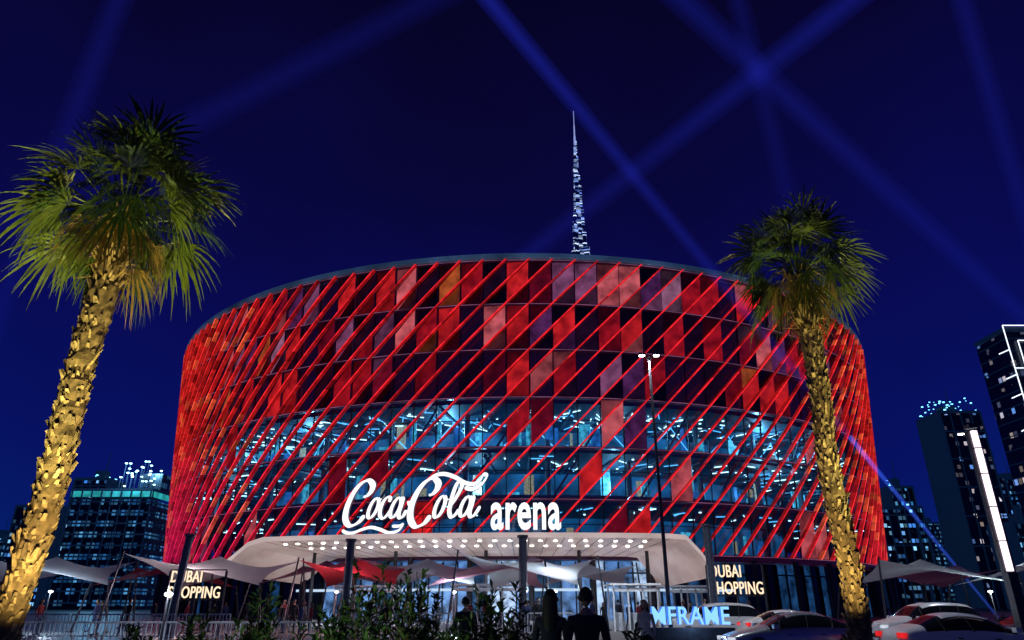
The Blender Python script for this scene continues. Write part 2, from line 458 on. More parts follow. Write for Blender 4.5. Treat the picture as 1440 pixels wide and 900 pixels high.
stroke([(29,52),(35,54),(41,61),(42,70),(34,76),(22,70),(11,55),(4,36),(4,20),(12,12),(24,16),(33,26)], 3.0, 9.5)
stroke([(0,6),(8,2),(18,2),(30,6),(44,9),(58,6),(72,1),(86,4),(92,12),(86,10),(76,10)], 2.2, 4.8, 60)
oval(46,36,6.0,14, w1=5.8)
stroke([(50,50),(54,47),(58,49)], 1.6,2.2)
stroke([(69,44),(71,49),(67,51),(61,45),(57,34),(57,25),(62,21),(68,26),(72,32)], 2.2, 6.0)
oval(80,36,6.0,14, w1=5.8)
stroke([(91,51),(88,38),(85,27),(87,21),(92,24),(96,32)], 2.2, 6.2)
stroke([(97,41),(107,43)], 6, 6, taper=False)
stroke([(128,52),(134,54),(140,61),(141,70),(133,76),(121,70),(110,55),(103,36),(103,19),(111,9),(123,13),(132,24)], 3.0, 10.0)
stroke([(124,72),(136,80),(150,82),(166,77),(180,69),(193,67),(202,72),(207,80),(212,78),(204,66),(192,60),(180,62)], 2.2, 6, 70)
oval(145,36,6.0,15, w1=6.0)
stroke([(149,51),(154,46),(158,46)], 1.6,2.2)
stroke([(158,34),(168,48),(176,64),(174,72),(168,66),(162,48),(159,30),(162,21),(168,25),(173,32)], 2.4, 6.4)
oval(182,36,6.0,14, w1=5.8)
stroke([(194,51),(191,38),(188,27),(190,21),(196,25),(203,36)], 2.2, 6.4)
M_sign = nosample(emit('sign_face', (.93,.96,1), 1.35))
M_signside = pbr('sign_side', (.3,.3,.34), .5, emis=(.5,.4,.5), es=.12)
sign_e = empty('arena_sign', (0,0,0))
sign.make('script_letters', [M_sign, M_signside], sign_e)
rl = MB()
for i in range(40):
    x0 = -4+i*8.2
    if i % 3 == 0: rl.tube(sgp(x0, -4, -.3), sgp(x0, 30, -.3), .04, n=5)
    rl.tube(sgp(x0, 8, -.3), sgp(x0+8.2, 8, -.3), .04, n=5); rl.tube(sgp(x0, 26, -.3), sgp(x0+8.2, 26, -.3), .04, n=5)
rl.make('support_frame', [M_metal], sign_e)

def text_mesh(body, name, width, height, depth, mats, parent, loc, rz=0, bold=.02, arc=None):
    cu = bpy.data.curves.new(name, 'FONT'); cu.body = body; cu.extrude = .05; cu.offset = bold; cu.align_x = 'LEFT'
    cu.resolution_u = 4; cu.space_line = .95; cu.space_character = 1.06
    t = link(bpy.data.objects.new(name+'_tmp', cu))
    bpy.context.view_layer.update()
    me = bpy.data.meshes.new_from_object(t.evaluated_get(bpy.context.evaluated_depsgraph_get()))
    bpy.data.objects.remove(t)
    xs = [v.co.x for v in me.vertices]; ys = [v.co.y for v in me.vertices]
    x0, x1, y0, y1 = min(xs), max(xs), min(ys), max(ys)
    for v in me.vertices:
        X = (v.co.x-x0)/(x1-x0)*width; Y = (v.co.y-y0)/(y1-y0)*height; D = v.co.z/.05*depth/2
        if arc: v.co = Vector(arc(X, Y, D))
        else: v.co = Vector((X, -D, Y))
    me.materials.clear()
    for m in mats: me.materials.append(m)
    me.update()
    for p in me.polygons:
        p.material_index = 1 if len(mats) > 1 and (abs(p.normal.z) > .5 or abs(p.normal.x) > .6) else 0
    o = link(bpy.data.objects.new(name, me)); o.parent = parent
    if not arc: o.location = loc; o.rotation_euler[2] = rz
    return o
text_mesh('arena', 'word_letters', 99, 38, .3, [M_sign, M_signside], sign_e, None, bold=.022, arc=lambda X, Y, D: sgp(218+X, 3+Y, D))

def post_sign(name, txt, x, y, z, wd, ht, mat):
    e = empty(name, (x, y, 0))
    text_mesh(txt, 'letters', wd, ht, .08, [mat], e, (0, 0, z), bold=.004)
    f = MB(); f.box((wd/2, .15, z/2), (.08,.08,z)); f.box((-.15,.15,(z+ht)/2), (.1,.1,z+ht)); f.box((wd+.15,.15,(z+ht)/2), (.1,.1,z+ht)); f.box((wd/2,.15,z-.08), (wd+.3,.06,.06)); f.box((wd/2,.15,z+ht+.05), (wd+.3,.06,.06))
    f.make('frame', [M_metal], e)
M_lett = nosample(emit('festival_letters', (1,.74,.5), 1.3))
post_sign('festival_sign', 'DUBAI\nSHOPPING', -18.7, 40, 1.95, 2.8, 1.4, M_lett)
post_sign('festival_sign', 'DUBAI\nSHOPPING', 10.9, 40, 2.15, 2.8, 1.5, M_lett)
e = empty('illuminated_letter_sign', (5.25, 28, 0))
text_mesh('MFRAME', 'letters', 2.9, .62, .3, [nosample(emit('blue_letters', (.22,.52,1), 1.5)), nosample(emit('blue_sides', (.05,.2,.9), 1.2))], e, (0,0,.95), bold=.012)
f = MB(); f.box((1.45,.1,.49), (3.2,.5,.7)); f.make('plinth', [M_metal], e)
plight('sign_glow_lamp', (1.5, -.8, 1.2), 60, (.3,.55,1), .05, e)

# ---------------------------------------------------------------- skyline
def win_mat(name, cw, ch, thr, c1, c2, s, base=(.01,.015,.03), mx_lo=.12, mx_hi=.88, my_lo=.3, my_hi=.8, floor=.06):
    m, nt, out = new_mat(name)
    tc = N(nt, 'ShaderNodeTexCoord'); sp = N(nt, 'ShaderNodeSeparateXYZ'); nt.links.new(tc.outputs['Object'], sp.inputs[0])
    def M(op, a, b=None):
        n = N(nt, 'ShaderNodeMath', operation=op)
        for i, q in enumerate((a, b)):
            if q is None: continue
            if isinstance(q, (int, float)): n.inputs[i].default_value = q
            else: nt.links.new(q, n.inputs[i])
        return n.outputs[0]
    u = M('DIVIDE', M('ADD', sp.outputs[0], sp.outputs[1]), cw); v = M('DIVIDE', sp.outputs[2], ch)
    cb = N(nt, 'ShaderNodeCombineXYZ'); nt.links.new(M('FLOOR', u), cb.inputs[0]); nt.links.new(M('FLOOR', v), cb.inputs[1])
    wn = N(nt, 'ShaderNodeTexWhiteNoise', noise_dimensions='2D'); nt.links.new(cb.outputs[0], wn.inputs['Vector'])
    nz = N(nt, 'ShaderNodeTexNoise'); nz.inputs['Scale'].default_value = .09; nt.links.new(tc.outputs['Object'], nz.inputs['Vector'])
    val = M('ADD', wn.outputs['Value'], M('MULTIPLY', M('SUBTRACT', nz.outputs['Fac'], .5), 1.0))
    lit = M('GREATER_THAN', val, thr)
    fu = M('FRACT', u); fv = M('FRACT', v)
    k = M('MULTIPLY', M('MULTIPLY', M('GREATER_THAN', fu, mx_lo), M('LESS_THAN', fu, mx_hi)), M('MULTIPLY', M('GREATER_THAN', fv, my_lo), M('LESS_THAN', fv, my_hi)))
    st = M('MULTIPLY', M('MULTIPLY', lit, k), s)
    sc = N(nt, 'ShaderNodeSeparateColor'); nt.links.new(wn.outputs['Color'], sc.inputs[0])
    st2 = M('MULTIPLY', st, M('ADD', M('POWER', sc.outputs[2], 2.5), floor))
    mc = N(nt, 'ShaderNodeMix', data_type='RGBA'); mc.inputs[6].default_value = (*c1, 1); mc.inputs[7].default_value = (*c2, 1)
    nt.links.new(sc.outputs[1], mc.inputs[0])
    b = N(nt, 'ShaderNodeBsdfPrincipled'); b.inputs['Base Color'].default_value = (*base, 1); b.inputs['Roughness'].default_value = .3
    nt.links.new(mc.outputs[2], b.inputs['Emission Color']); nt.links.new(st2, b.inputs['Emission Strength'])
    nt.links.new(b.outputs[0], out.inputs[0]); return nosample(m)
W1 = win_mat('windows_blue', 1.7, 3.0, .60, (.03,.22,.9), (.3,.7,1), 1.6)
W2 = win_mat('windows_cyan', 1.4, 3.2, .48, (.02,.2,.6), (.2,.6,1), 1.0)
W3 = win_mat('windows_sparse', 1.8, 3.4, .80, (.1,.35,1), (.9,.7,.55), 1.3)
M_slab = pbr('tower_slab', (.03,.04,.06), .5, emis=(.001,.006,.02), es=1)
M_crown = nosample(emit('crown', (.15,.6,1), 4))
def tower(name, x, y, w_, d_, h, mat, crown=0, tiers=1, rz=0):
    e = empty(name, (x, y, 0), rz)
    t = MB(); s = MB(); z = 0
    for k in range(tiers):
        hh = h*(1-.18*(tiers-1-k))
        ww = w_*(1-.2*k); dd = d_*(1-.2*k)
        t.box((0,0,(z+hh)/2), (ww,dd,hh-z))
        s.box((0,0,hh+.6), (ww+.6,dd+.6,1.2))
        n = int((hh-z)/12)
        for i in range(1, n+1): s.box((0,0,z+i*12-.2), (ww+.5,dd+.5,.5))
        for q in range(1,4): s.box((-ww/2+ww*q/4,-dd/2-.1,(z+hh)/2), (.5,.4,hh-z-.1))
        for sx in (-1,1): s.box((sx*ww/2,0,(z+hh)/2), (.7,dd+.7,hh-z-.1))
        z = hh
    t.make('facade', [mat], e)
    s.box((0,0,h+3), (w_*.3,d_*.3,4)); s.tube((w_*.1,0,h+5), (w_*.1,0,h+14), .3, .1, 5)
    if crown:
        for i in range(crown):
            c = (random.uniform(-w_/2,w_/2), random.uniform(-d_/2-.5,d_/2), h+random.uniform(.8,3 if crown < 10 else 8))
            q = random.uniform(.25,.7); s.box(c, (q,q,q*.7), 1); s.tube((c[0],c[1],h), c, .08, n=4)
    s.make('slabs_and_roof', [M_slab, M_crown], e)
    return e
e = empty('office_block', (-139, 255, 0)); t = MB()
t.box((0,0,17.7), (27,24,35.4), 1)
for i in range(10):
    t.box((0,0,2+i*3.6), (28.5,25.5,.5), 0)
    for k in range(9): t.box((-13.8+k*3.45,-12.4,i*3.6+3.6), (.35,.35,3.2), 0)
t.box((0,-12.9,37.0), (28,.3,1.9), 2); t.box((0,0,38.6), (28.5,25.5,.6), 0); t.box((14.3,0,37.0), (.3,24,1.9), 2)
for k in range(9): t.box((-13.5+k*3.4,-13.2,37.0), (.5,.3,2.4), 0)
for k in range(26):
    c = (random.uniform(0,13), random.uniform(-11,-6), 40+random.uniform(0,9)); t.box(c, (.6,.6,.35), 3); t.tube((c[0],c[1],38.6), c, .08, n=4)
t.box((8,0,42), (8,8,7), 1)
t.make('floors', [M_slab, win_mat('site_windows', 1.6, 3.6, .36, (.01,.14,.5), (.12,.45,.85), .65, floor=.2), nosample(pbr('site_deck', (.1,.3,.3), .5, emis=(.02,.36,.36), es=.8, noise=.7, nscale=.25)), nosample(emit('site_flood', (.4,.85,1), 7))], e)
plight('site_floodlight', (5, -15, 48), 24000, (.2,.6,1), .5, e)
e2 = empty('tower_crane', (-118, 262, 0)); t = MB()
for sx in (-.6,.6):
    for sy in (-.6,.6): t.tube((sx,sy,0),(sx,sy,84),.12,n=4)
for i in range(42): t.tube((-.6,-.6,i*2),(.6,-.6,i*2+2),.07,n=4); t.tube((-.6,.6,i*2+2),(-.6,-.6,i*2),.07,n=4)
t.tube((-14,0,80),(6,0,80),.2,n=4); t.tube((-14,0,80),(0,0,86),.08,n=4); t.box((5,0,79),(2,1.4,2))
for z in (50,62,74): t.box((0,-.9,z),(.5,.3,.5),1)
t.make('mast_and_jib', [M_slab, nosample(emit('crane_lamp', (1,.08,.04), 3))], e2)
tower('residential_tower', -178, 300, 14, 14, 50, W1, 5)
tower('residential_tower', -196, 330, 18, 14, 36, W2, 4)
tower('residential_tower', -225, 340, 20, 14, 44, W1, 4)
tower('residential_tower', -255, 360, 20, 16, 30, W2, 2)
tower('residential_tower', 199, 305, 18, 18, 80, W3, 46, 1)
tower('residential_tower', 176, 320, 13, 14, 50, W2, 3, 2)
tower('residential_tower', 222, 330, 16, 14, 56, W1, 5)
tower('residential_tower', 246, 380, 18, 14, 84, W2, 4, 2)
tower('residential_tower', 190, 260, 22, 14, 28, W2, 3)
tower('residential_tower', 250, 330, 22, 14, 44, W1, 5)
tower('residential_tower', 300, 420, 24, 16, 70, W2, 3)
tower('residential_tower', 160, 300, 14, 14, 38, W1, 3)
tower('residential_tower', 225, 300, 22, 14, 36, W1, 5)
for i in range(9):
    tower('distant_tower', -520+i*38+random.uniform(-9,9), 560, 18, 16, random.uniform(18,55), random.choice([W1,W2]), 1)
for i in range(9):
    tower('distant_tower', 300+i*32+random.uniform(-9,9), 560, 18, 16, random.uniform(40,90), random.choice([W1,W2]), 2)
e = empty('outlined_tower', (162.0, 205, 0))
t = MB(); t.box((0,0,40), (17,14,80), 0); t.box((0,0,81), (17.4,14.4,1.2), 1)
for i in range(1,20): t.box((0,0,i*4.1), (17.3,14.3,.3), 1)
t.make('facade', [W3, M_slab], e)
L = MB()
def ln(a, b): L.tube(a, b, .17, n=5)
yf = -7.6
ln((-8.9,yf,10), (-8.9,yf,82)); ln((-8.9,yf,82), (2,yf,82)); ln((2,yf,82),(2,yf,64)); ln((-5.5,yf,77),(-1.5,yf,77)); ln((-5.5,yf,77),(-5.5,yf,68)); ln((-1.5,yf,77),(-1.5,yf,70)); ln((-8.9,yf,68),(-5.5,yf,68)); ln((2,yf,72),(8.9,yf,72)); ln((8.9,yf,72),(8.9,yf,10))
for z in (30,40,50,60,66,74): ln((-12.5,yf,z-1.5),(-8.9,yf,z))
L.make('led_outline', [nosample(emit('led_outline', (.75,.85,1), 1.8))], e)

# supertall spire tower
e = empty('spire_tower', (112, 1003, 0)); t = MB()
tiers = [(0,300,40,20),(300,430,32,17),(430,500,24,13),(500,540,14,9.5),(540,585,10.2,8),(585,625,8.2,6.8),(625,660,6.4,5.6),(660,700,5.0,4.4),(700,730,3.7,3.1),(730,755,2.6,2.2)]
for i, (z0, z1, wing, core) in enumerate(tiers):
    t.lathe([(core,z0),(core,z1-2),(core*.86,z1)], n=14)
    for k in range(3):
        a = radians(90+120*k+12); off = (-1,0,1)[(k+i) % 3]
        zz = z1+off*9; ww = wing
        t.box((cos(a)*ww*.5, sin(a)*ww*.5, (z0+zz)/2), (ww, core*.72, zz-z0), 0, a)
        t.lathe([(core*.36,z0),(core*.36,zz)], (cos(a)*ww, sin(a)*ww, 0), 10)
t.lathe([(2.0,755),(1.7,775),(1.3,776),(1.1,800),(.7,801),(.5,832)], n=8, mat=1)
BK = win_mat('spire_lights', 9, 2.6, .45, (.14,.28,.85), (.65,.80,1), 1.7, (.04,.08,.3), -.1, 1.1, .15, .85, floor=.18)
t.make('stepped_shaft', [BK, pbr('spire_steel', (.4,.45,.6), .3, .4, emis=(.32,.38,.80), es=.8)], e)

# ---------------------------------------------------------------- searchlight beams
def beam_mat(name, col, s):
    m, nt, out = new_mat(name)
    e = N(nt, 'ShaderNodeEmission'); e.inputs[0].default_value = (*col, 1); e.inputs[1].default_value = s
    nt.links.new(e.outputs[0], out.inputs['Volume']); return nosample(m)
def beam(p, q, r0, r1, s, col=(.03,.05,1)):
    e = empty('searchlight_beam', p)
    for k, fr in enumerate((1.4, .8, .38)):
        b = MB(); b.tube((0,0,0), Vector(q)-Vector(p), r0*fr, r1*fr, 18)
        rm = (r0+r1)/2
        b.make('light_shaft_%d' % k, [beam_mat('beam', col, s/(2*rm*2)*.7)], e)
    h = MB(); h.lathe([(.0,.0),(.4,0),(.45,.6),(.3,.7)], n=12); h.make('lamp_housing', [M_metal], e)
    return e
beam((-339,400,0), (-303,400,560), 4, 9, .036)
beam((-683,400,0), (100,400,559), 6, 10, .036)
beam((-234,400,0), (362,400,525), 2.5, 10, .050)
beam((446,400,0), (60,400,547), 2.5, 10, .054)
beam((340,400,0), (358,400,540), 3, 7, .036)
beam((205,400,0), (171,400,560), 3, 8, .028)
be = beam((39.6,60,0), (-15.5,60,88), .14, 1.15, .095)
b = MB(); b.tube((0,0,0), (-9.6,0,15.4), .08, .24, 12)
b.make('light_shaft_core', [beam_mat('beam_core', (.05,.14,1), .9)], be)

# ---------------------------------------------------------------- palms
M_trunk = pbr('palm_trunk', (.15,.105,.055), .9, noise=.6, nscale=9, bump=.8)
M_boot = pbr('palm_boot', (.30,.225,.12), .85, noise=.7, nscale=14, bump=.9)
M_boot2 = pbr('palm_boot_dark', (.13,.095,.055), .85, noise=.6, nscale=14, bump=.9)
M_leaf = pbr('palm_leaf', (.10,.15,.024), .42, noise=.5, nscale=4, trans=.3)
M_leaf2 = pbr('palm_leaf_dark', (.04,.085,.022), .42, noise=.5, nscale=4, trans=.2)
M_dead = pbr('palm_dead_leaf', (.28,.19,.06), .7, noise=.5, nscale=6, trans=.3)
def palm(x, y, topx, topz, crown_r, tr, seed, nleaf=46, upk=1.25):
    rnd = random.Random(seed)
    e = empty('palm_tree', (x, y, 0))
    dx = topx-x
    def axis(z):
        t = z/topz; return Vector((dx*(t*1.0+.10*sin(pi*t))+.035*sin(3.1*z/2+seed), .12*sin(2.2*t), z))
    T = MB(); n = 18; rows = 70; vs = []; fs = []
    for k in range(rows+1):
        z = topz*k/rows; c = axis(z); r_ = tr*(1.28-.42*min(1, k/14.)) if k < 14 else tr*(.86+.10*(k-14)/(rows-14))
        r_ *= 1+.05*sin(k*1.7+seed)
        for i in range(n):
            a = 2*pi*i/n; rr = r_*(1+.08*rnd.uniform(-1,1)); vs.append((c.x+rr*cos(a), c.y+rr*sin(a), z))
    for k in range(rows):
        for i in range(n): fs.append((k*n+i, k*n+(i+1)%n, (k+1)*n+(i+1)%n, (k+1)*n+i))
    T.add(vs, fs, 0)
    z = .12; row = 0
    while z < topz+.05:
        nb = 9; c = axis(z); tt = z/topz
        rbase = tr*(1.18-.32*min(1, z/1.6))
        for i in range(nb):
            a = 2*pi*(i+.5*(row % 2))/nb+rnd.uniform(-.2,.2)+row*.11
            if rnd.random() < .18: continue
            d = Vector((cos(a), sin(a), 0)); s_ = Vector((-sin(a), cos(a), 0))
            big = rnd.random() < .16
            L_ = rnd.uniform(.05,.13)*(1.9 if big else 1)*(1+.7*(tt > .86)); wd = rnd.uniform(.020,.055); out_ = rnd.uniform(.02,.065)*(1.8 if big else 1)*(1+.6*(tt > .86))
            zo = Vector((0,0,rnd.uniform(-.03,.03))); sk = s_*rnd.uniform(-.05,.05)
            p0 = c+d*(rbase*.94)+zo; p1 = p0+d*out_+Vector((0,0,L_))+sk; up_ = Vector((0,0,.04))
            V = [p0-s_*wd-up_, p0+s_*wd-up_, p1+s_*wd*.45, p1-s_*wd*.45, p0-s_*wd*.7+Vector((0,0,.07)), p0+s_*wd*.7+Vector((0,0,.07)), p1-d*.03+s_*wd*.35+Vector((0,0,.02)), p1-d*.03-s_*wd*.35+Vector((0,0,.02))]
            T.add(V, [(0,1,2,3),(3,2,6,7),(7,6,5,4),(0,3,7,4),(1,5,6,2)], rnd.choice([1,1,2]))
        z += rnd.uniform(.055,.09); row += 1
    T.make('trunk', [M_trunk, M_boot, M_boot2], e)
    C = MB(); hub = axis(topz)+Vector((0,0,.15))
    for k in range(110):
        a = rnd.uniform(0,2*pi); zz = rnd.uniform(-1.3,.1); d = Vector((cos(a), sin(a), 0)); p = hub+Vector((0,0,zz))+d*tr*.7
        C.tube(p, p+d*rnd.uniform(.08,.32)+Vector((0,0,rnd.uniform(-.2,.3))), .014, .006, 4, 2)
    def leaf(az, el, Lp, Lb, mat, droop, roll=0):
        d = Vector((cos(az)*cos(el), sin(az)*cos(el), sin(el)))
        p0 = hub+Vector((cos(az)*.1, sin(az)*.1, rnd.uniform(-.2,.35)))
        p1 = p0+d*Lp*.6; p2 = p0+d*Lp+Vector((0,0,-.10*Lp*droop))
        C.tube(p0, p1, .018, .014, 4, mat); C.tube(p1, p2, .014, .010, 4, mat)
        f = (p2-p1).normalized(); f = (f+Vector((0,0,-.22*droop))).normalized()
        s_ = f.cross(Vector((0,0,1)))
        if s_.length < .05: s_ = Vector((-sin(az), cos(az), 0))
        s_.normalize(); nrm = s_.cross(f)
        s_ = (s_*cos(roll)+nrm*sin(roll)).normalized(); nrm = s_.cross(f)
        ns = 22; span = radians(rnd.uniform(78,104)); da = 2*span/ns
        for k in range(ns):
            if rnd.random() < .04: continue
            a = -span+da*(k+.5); dirv = (f*cos(a)+s_*sin(a)+nrm*(-.14+.16*abs(sin(a)))).normalized()
            perp = (s_*cos(a)-f*sin(a)).normalized()
            LL = Lb*(.70+.30*cos(a*.85))*rnd.uniform(.76,1.10)
            fold = nrm*(.028 if k % 2 else -.028)
            g_ = Vector((0,0,-1)); tw = rnd.uniform(-.16,.16)
            pts = []
            for t, wf in ((.03,.08),(.40,1.0),(.64,.80),(.85,.42),(1.0,.04)):
                wd = LL*.40*math.tan(da/2)*1.12*wf
                c_ = p2+dirv*LL*t+g_*droop*LL*(.80*max(0,t-.30)**1.8)+perp*tw*max(0,t-.5)*LL+fold*wf
                pts.append((c_-perp*wd, c_+perp*wd))
            V = [q for pr in pts for q in pr]
            C.add(V, [(2*j,2*j+1,2*j+3,2*j+2) for j in range(4)], mat)
    for i in range(nleaf):
        t = (i+.5)/nleaf
        el = radians(86-112*t**.95+rnd.uniform(-9,9)); az = i*2.39996+rnd.uniform(-.4,.4)
        L_ = crown_r*rnd.uniform(.76,1.10)*(1+(upk-1)*max(0, sin(el)))
        leaf(az, el, L_*.52, L_*.48, 0 if rnd.random() < .5 else 1, .35+1.0*t, rnd.uniform(-.9,.9))
    for i in range(13):
        az = i*2.39996+rnd.uniform(-.3,.3)
        leaf(az, radians(rnd.uniform(-66,-34)), crown_r*.36, crown_r*.40, 2 if rnd.random() < .7 else 0, 1.4, rnd.uniform(-.5,.5))
    C.make('crown', [M_leaf, M_leaf2, M_dead], e)
    return e
palm(-7.15, 10.5, -7.0, 7.9, 1.78, .235, 3, 54, 1.26)
palm(6.0, 13.0, 6.14, 7.95, 1.50, .20, 11, 50, 1.22)
def uplight(x, y, tx, ty, tz, en, ang=50, col=(1,.72,.24)):
    e = empty('ground_uplight', (x, y, .12)); b = MB(); b.lathe([(0,.0),(.12,0),(.14,.12),(.1,.16)], n=14); b.tube((-.17,0,.02),(-.17,0,.14),.015,n=6); b.make('housing', [M_metal], e)
    slight('uplight_lamp', (0, 0, .22), (tx-x, ty-y, tz-.12), en, col, ang, .05, e)
uplight(-5.1, 8.9, -7.1, 10.5, 4.8, 1700, 75)
uplight(-6.2, 8.9, -7.0, 10.5, 8.7, 3300, 42, (1,.88,.28))
uplight(4.9, 11.4, 6.1, 13, 4.8, 900, 70)
uplight(6.7, 11.5, 6.15, 13, 8.6, 2500, 40, (1,.88,.28))

# ---------------------------------------------------------------- shrubs
M_sh = pbr('shrub_leaf', (.06,.11,.03), .45, noise=.5, nscale=8)
M_sh2 = pbr('shrub_leaf_dark', (.025,.055,.02), .45, noise=.5, nscale=8)
def shrub(x, y, h, w_, seed, ns=16, leafL=.17, name='oleander_shrub'):
    rnd = random.Random(seed); e = empty(name, (x, y, .12)); b = MB()
    for s in range(ns):
        a = rnd.uniform(0, 2*pi); sp = rnd.uniform(0, 1)**.7*w_; hh = h*(1-.38*sp/w_)*rnd.uniform(.62,1.0)
        p = Vector((rnd.uniform(-.1,.1), rnd.uniform(-.1,.1), 0)); q = Vector((cos(a)*sp, sin(a)*sp, hh)); m_ = (p+q)/2+Vector((-cos(a), -sin(a), 0))*sp*.2
        pts = [p*(1-t)**2+m_*2*t*(1-t)+q*t*t for t in [i/14 for i in range(15)]]
        for i in range(14): b.tube(pts[i], pts[i+1], .012*(1-i/18), .012*(1-(i+1)/18), 4, 2)
        for i in range(3, 15):
            for k in range(6 if i > 8 else 4):
                c = pts[i]+Vector((0,0,rnd.uniform(-.05,.05))); aa = rnd.uniform(0,2*pi); el = rnd.uniform(-.1,1.1) if i < 13 else rnd.uniform(.5,1.4)
                d = Vector((cos(aa)*cos(el), sin(aa)*cos(el), sin(el))); sd = d.cross(Vector((0,0,1))).normalized(); L_ = leafL*rnd.uniform(.6,1.35); wd = L_*.12
                mid = c+d*L_*.5; tip = c+d*L_+Vector((0,0,-.25*L_))
                b.add([c, mid+sd*wd, tip, mid-sd*wd], [(0,1,2,3)], rnd.choice([0,0,1]))
    b.make('foliage', [M_sh, M_sh2, M_trunk], e)
for i, (x, y, h, w_) in enumerate([(-4.75,9.8,1.40,.5),(-4.1,9.9,1.45,.5),(-3.2,9.6,1.85,.5),(-2.7,10.2,1.6,.5),(-2.05,9.8,2.3,.42),(-1.5,9.5,2.5,.5),(-1.1,10.2,1.8,.45),(-.3,10,2.0,.42),(.05,10.6,1.75,.36),(-3.6,10.4,1.5,.5),(-.7,9.6,1.5,.4),(-5.3,10.4,1.35,.5),(1.6,9.8,1.3,.4)]):
    shrub(x, y, h, w_, 100+i, 20 if h > 1.6 else 24)
e = empty('added_shrub_spot', (-2.0, 7.6, .12)); b = MB(); b.lathe([(0,0),(.09,0),(.11,.12),(.08,.16)], n=12); b.make('housing', [M_metal], e)  # fixture and spot added to brighten the shrubs
slight('spot_lamp', (0,0,.23), (0,2.2,1.78), 85, (.75,1,.6), 130, .08, e)
# ---------------------------------------------------------------- tents
M_cloth = pbr('tent_fabric', (.78,.78,.8), .6, noise=.06, trans=.45)
M_cloth_r = pbr('tent_fabric_red', (.6,.05,.07), .6, noise=.08, trans=.45)
M_cloth_p = pbr('tent_fabric_pink', (.65,.3,.36), .6, noise=.08, trans=.45)
def tent(x, y, w_, d_, lo, hi, mat, flip=0, rz=0):
    e = empty('shade_sail', (x, y, 0), rz); b = MB(); n = 14; vs = []; fs = []
    cz = [hi, lo, hi, lo] if not flip else [lo, hi, lo, hi]
    C4 = [(-w_/2,-d_/2,cz[0]),(w_/2,-d_/2,cz[1]),(w_/2,d_/2,cz[2]),(-w_/2,d_/2,cz[3])]
    for j in range(n+1):
        for i in range(n+1):
            u, v = i/n, j/n; k4 = ((1-u)*(1-v), u*(1-v), u*v, (1-u)*v)
            px = sum(c[0]*k for c, k in zip(C4, k4)); py = sum(c[1]*k for c, k in zip(C4, k4)); pz = sum(c[2]*k for c, k in zip(C4, k4))
            pk = max(0, 1-sqrt((u-.5)**2+(v-.5)**2)/.5)**1.6
            vs.append((px*(1-.16*sin(pi*v)), py*(1-.16*sin(pi*u)), pz+.9*pk))
    for j in range(n):
        for i in range(n): fs.append((j*(n+1)+i, j*(n+1)+i+1, (j+1)*(n+1)+i+1, (j+1)*(n+1)+i))
    b.add(vs, fs); b.make('fabric', [mat], e, True)
    p = MB()
    for c in C4:
        ox = c[0]*1.12; oy = c[1]*1.12
        p.tube((ox, oy, .1), (c[0], c[1], c[2]+.15), .07, .05, 8)
        p.box((ox, oy, .15), (.3,.3,.08))
    p.make('poles', [M_metal], e)
tl = [(-29,46,8,7,2.7,4.4,M_cloth,0),(-22.5,48,7,6,2.7,4.0,M_cloth_r,1),(-17.8,44,8,7,2.6,4.3,M_cloth,0),(-12.8,50,7.5,6,2.8,4.3,M_cloth_p,1),
      (-9.6,46,6,6,2.7,4.1,M_cloth_r,0),(-5.6,48,8,7,2.7,4.4,M_cloth,0),(-1.4,46,7,6,2.6,4.1,M_cloth_p,1),(1.2,44,7,7,2.6,4.4,M_cloth,0),(5.2,50,6,6,2.8,4.0,M_cloth,1),
      (26,46,8,7,2.7,4.1,M_cloth,0),(32.5,44,8,7,2.7,4.2,M_cloth,0),(38,47,7,7,2.7,4.1,M_cloth,1),(30,52,7,7,2.8,4.0,M_cloth_p,1)]
for k, t_ in enumerate(tl):
    tent(*t_, rz=random.uniform(-.3,.3))
def lantern(x, y, z, en, col):
    e = empty('pole_lantern', (x, y, 0)); b = MB(); b.tube((0,0,.1), (0,0,z-.12), .04, .03, 8); b.lathe([(.02,z-.15),(.12,z-.1),(.12,z-.04),(.02,z)], n=10, mat=1)
    b.make('pole_and_globe', [M_metal, M_wl], e); plight('lantern_lamp', (0,-.25,z-.05), en, col, .06, e)
for x, y, c in ((-27,43,(.6,.8,1)),(-18.5,41,(1,.75,.8)),(-10.5,44,(1,.5,.6)),(-3.5,44.5,(.6,.8,1)),(2.5,42.5,(.7,.85,1)),(28,43,(.7,.9,1))):
    lantern(x, y, 2.4, 330, c)
lantern(-10.5, 22.5, 2.0, 130, (.75,.85,1))  # lantern added only to light the crowd barriers
lantern(-20.5, 23, 2.0, 130, (.75,.85,1))  # also added for the barriers, no existing light here

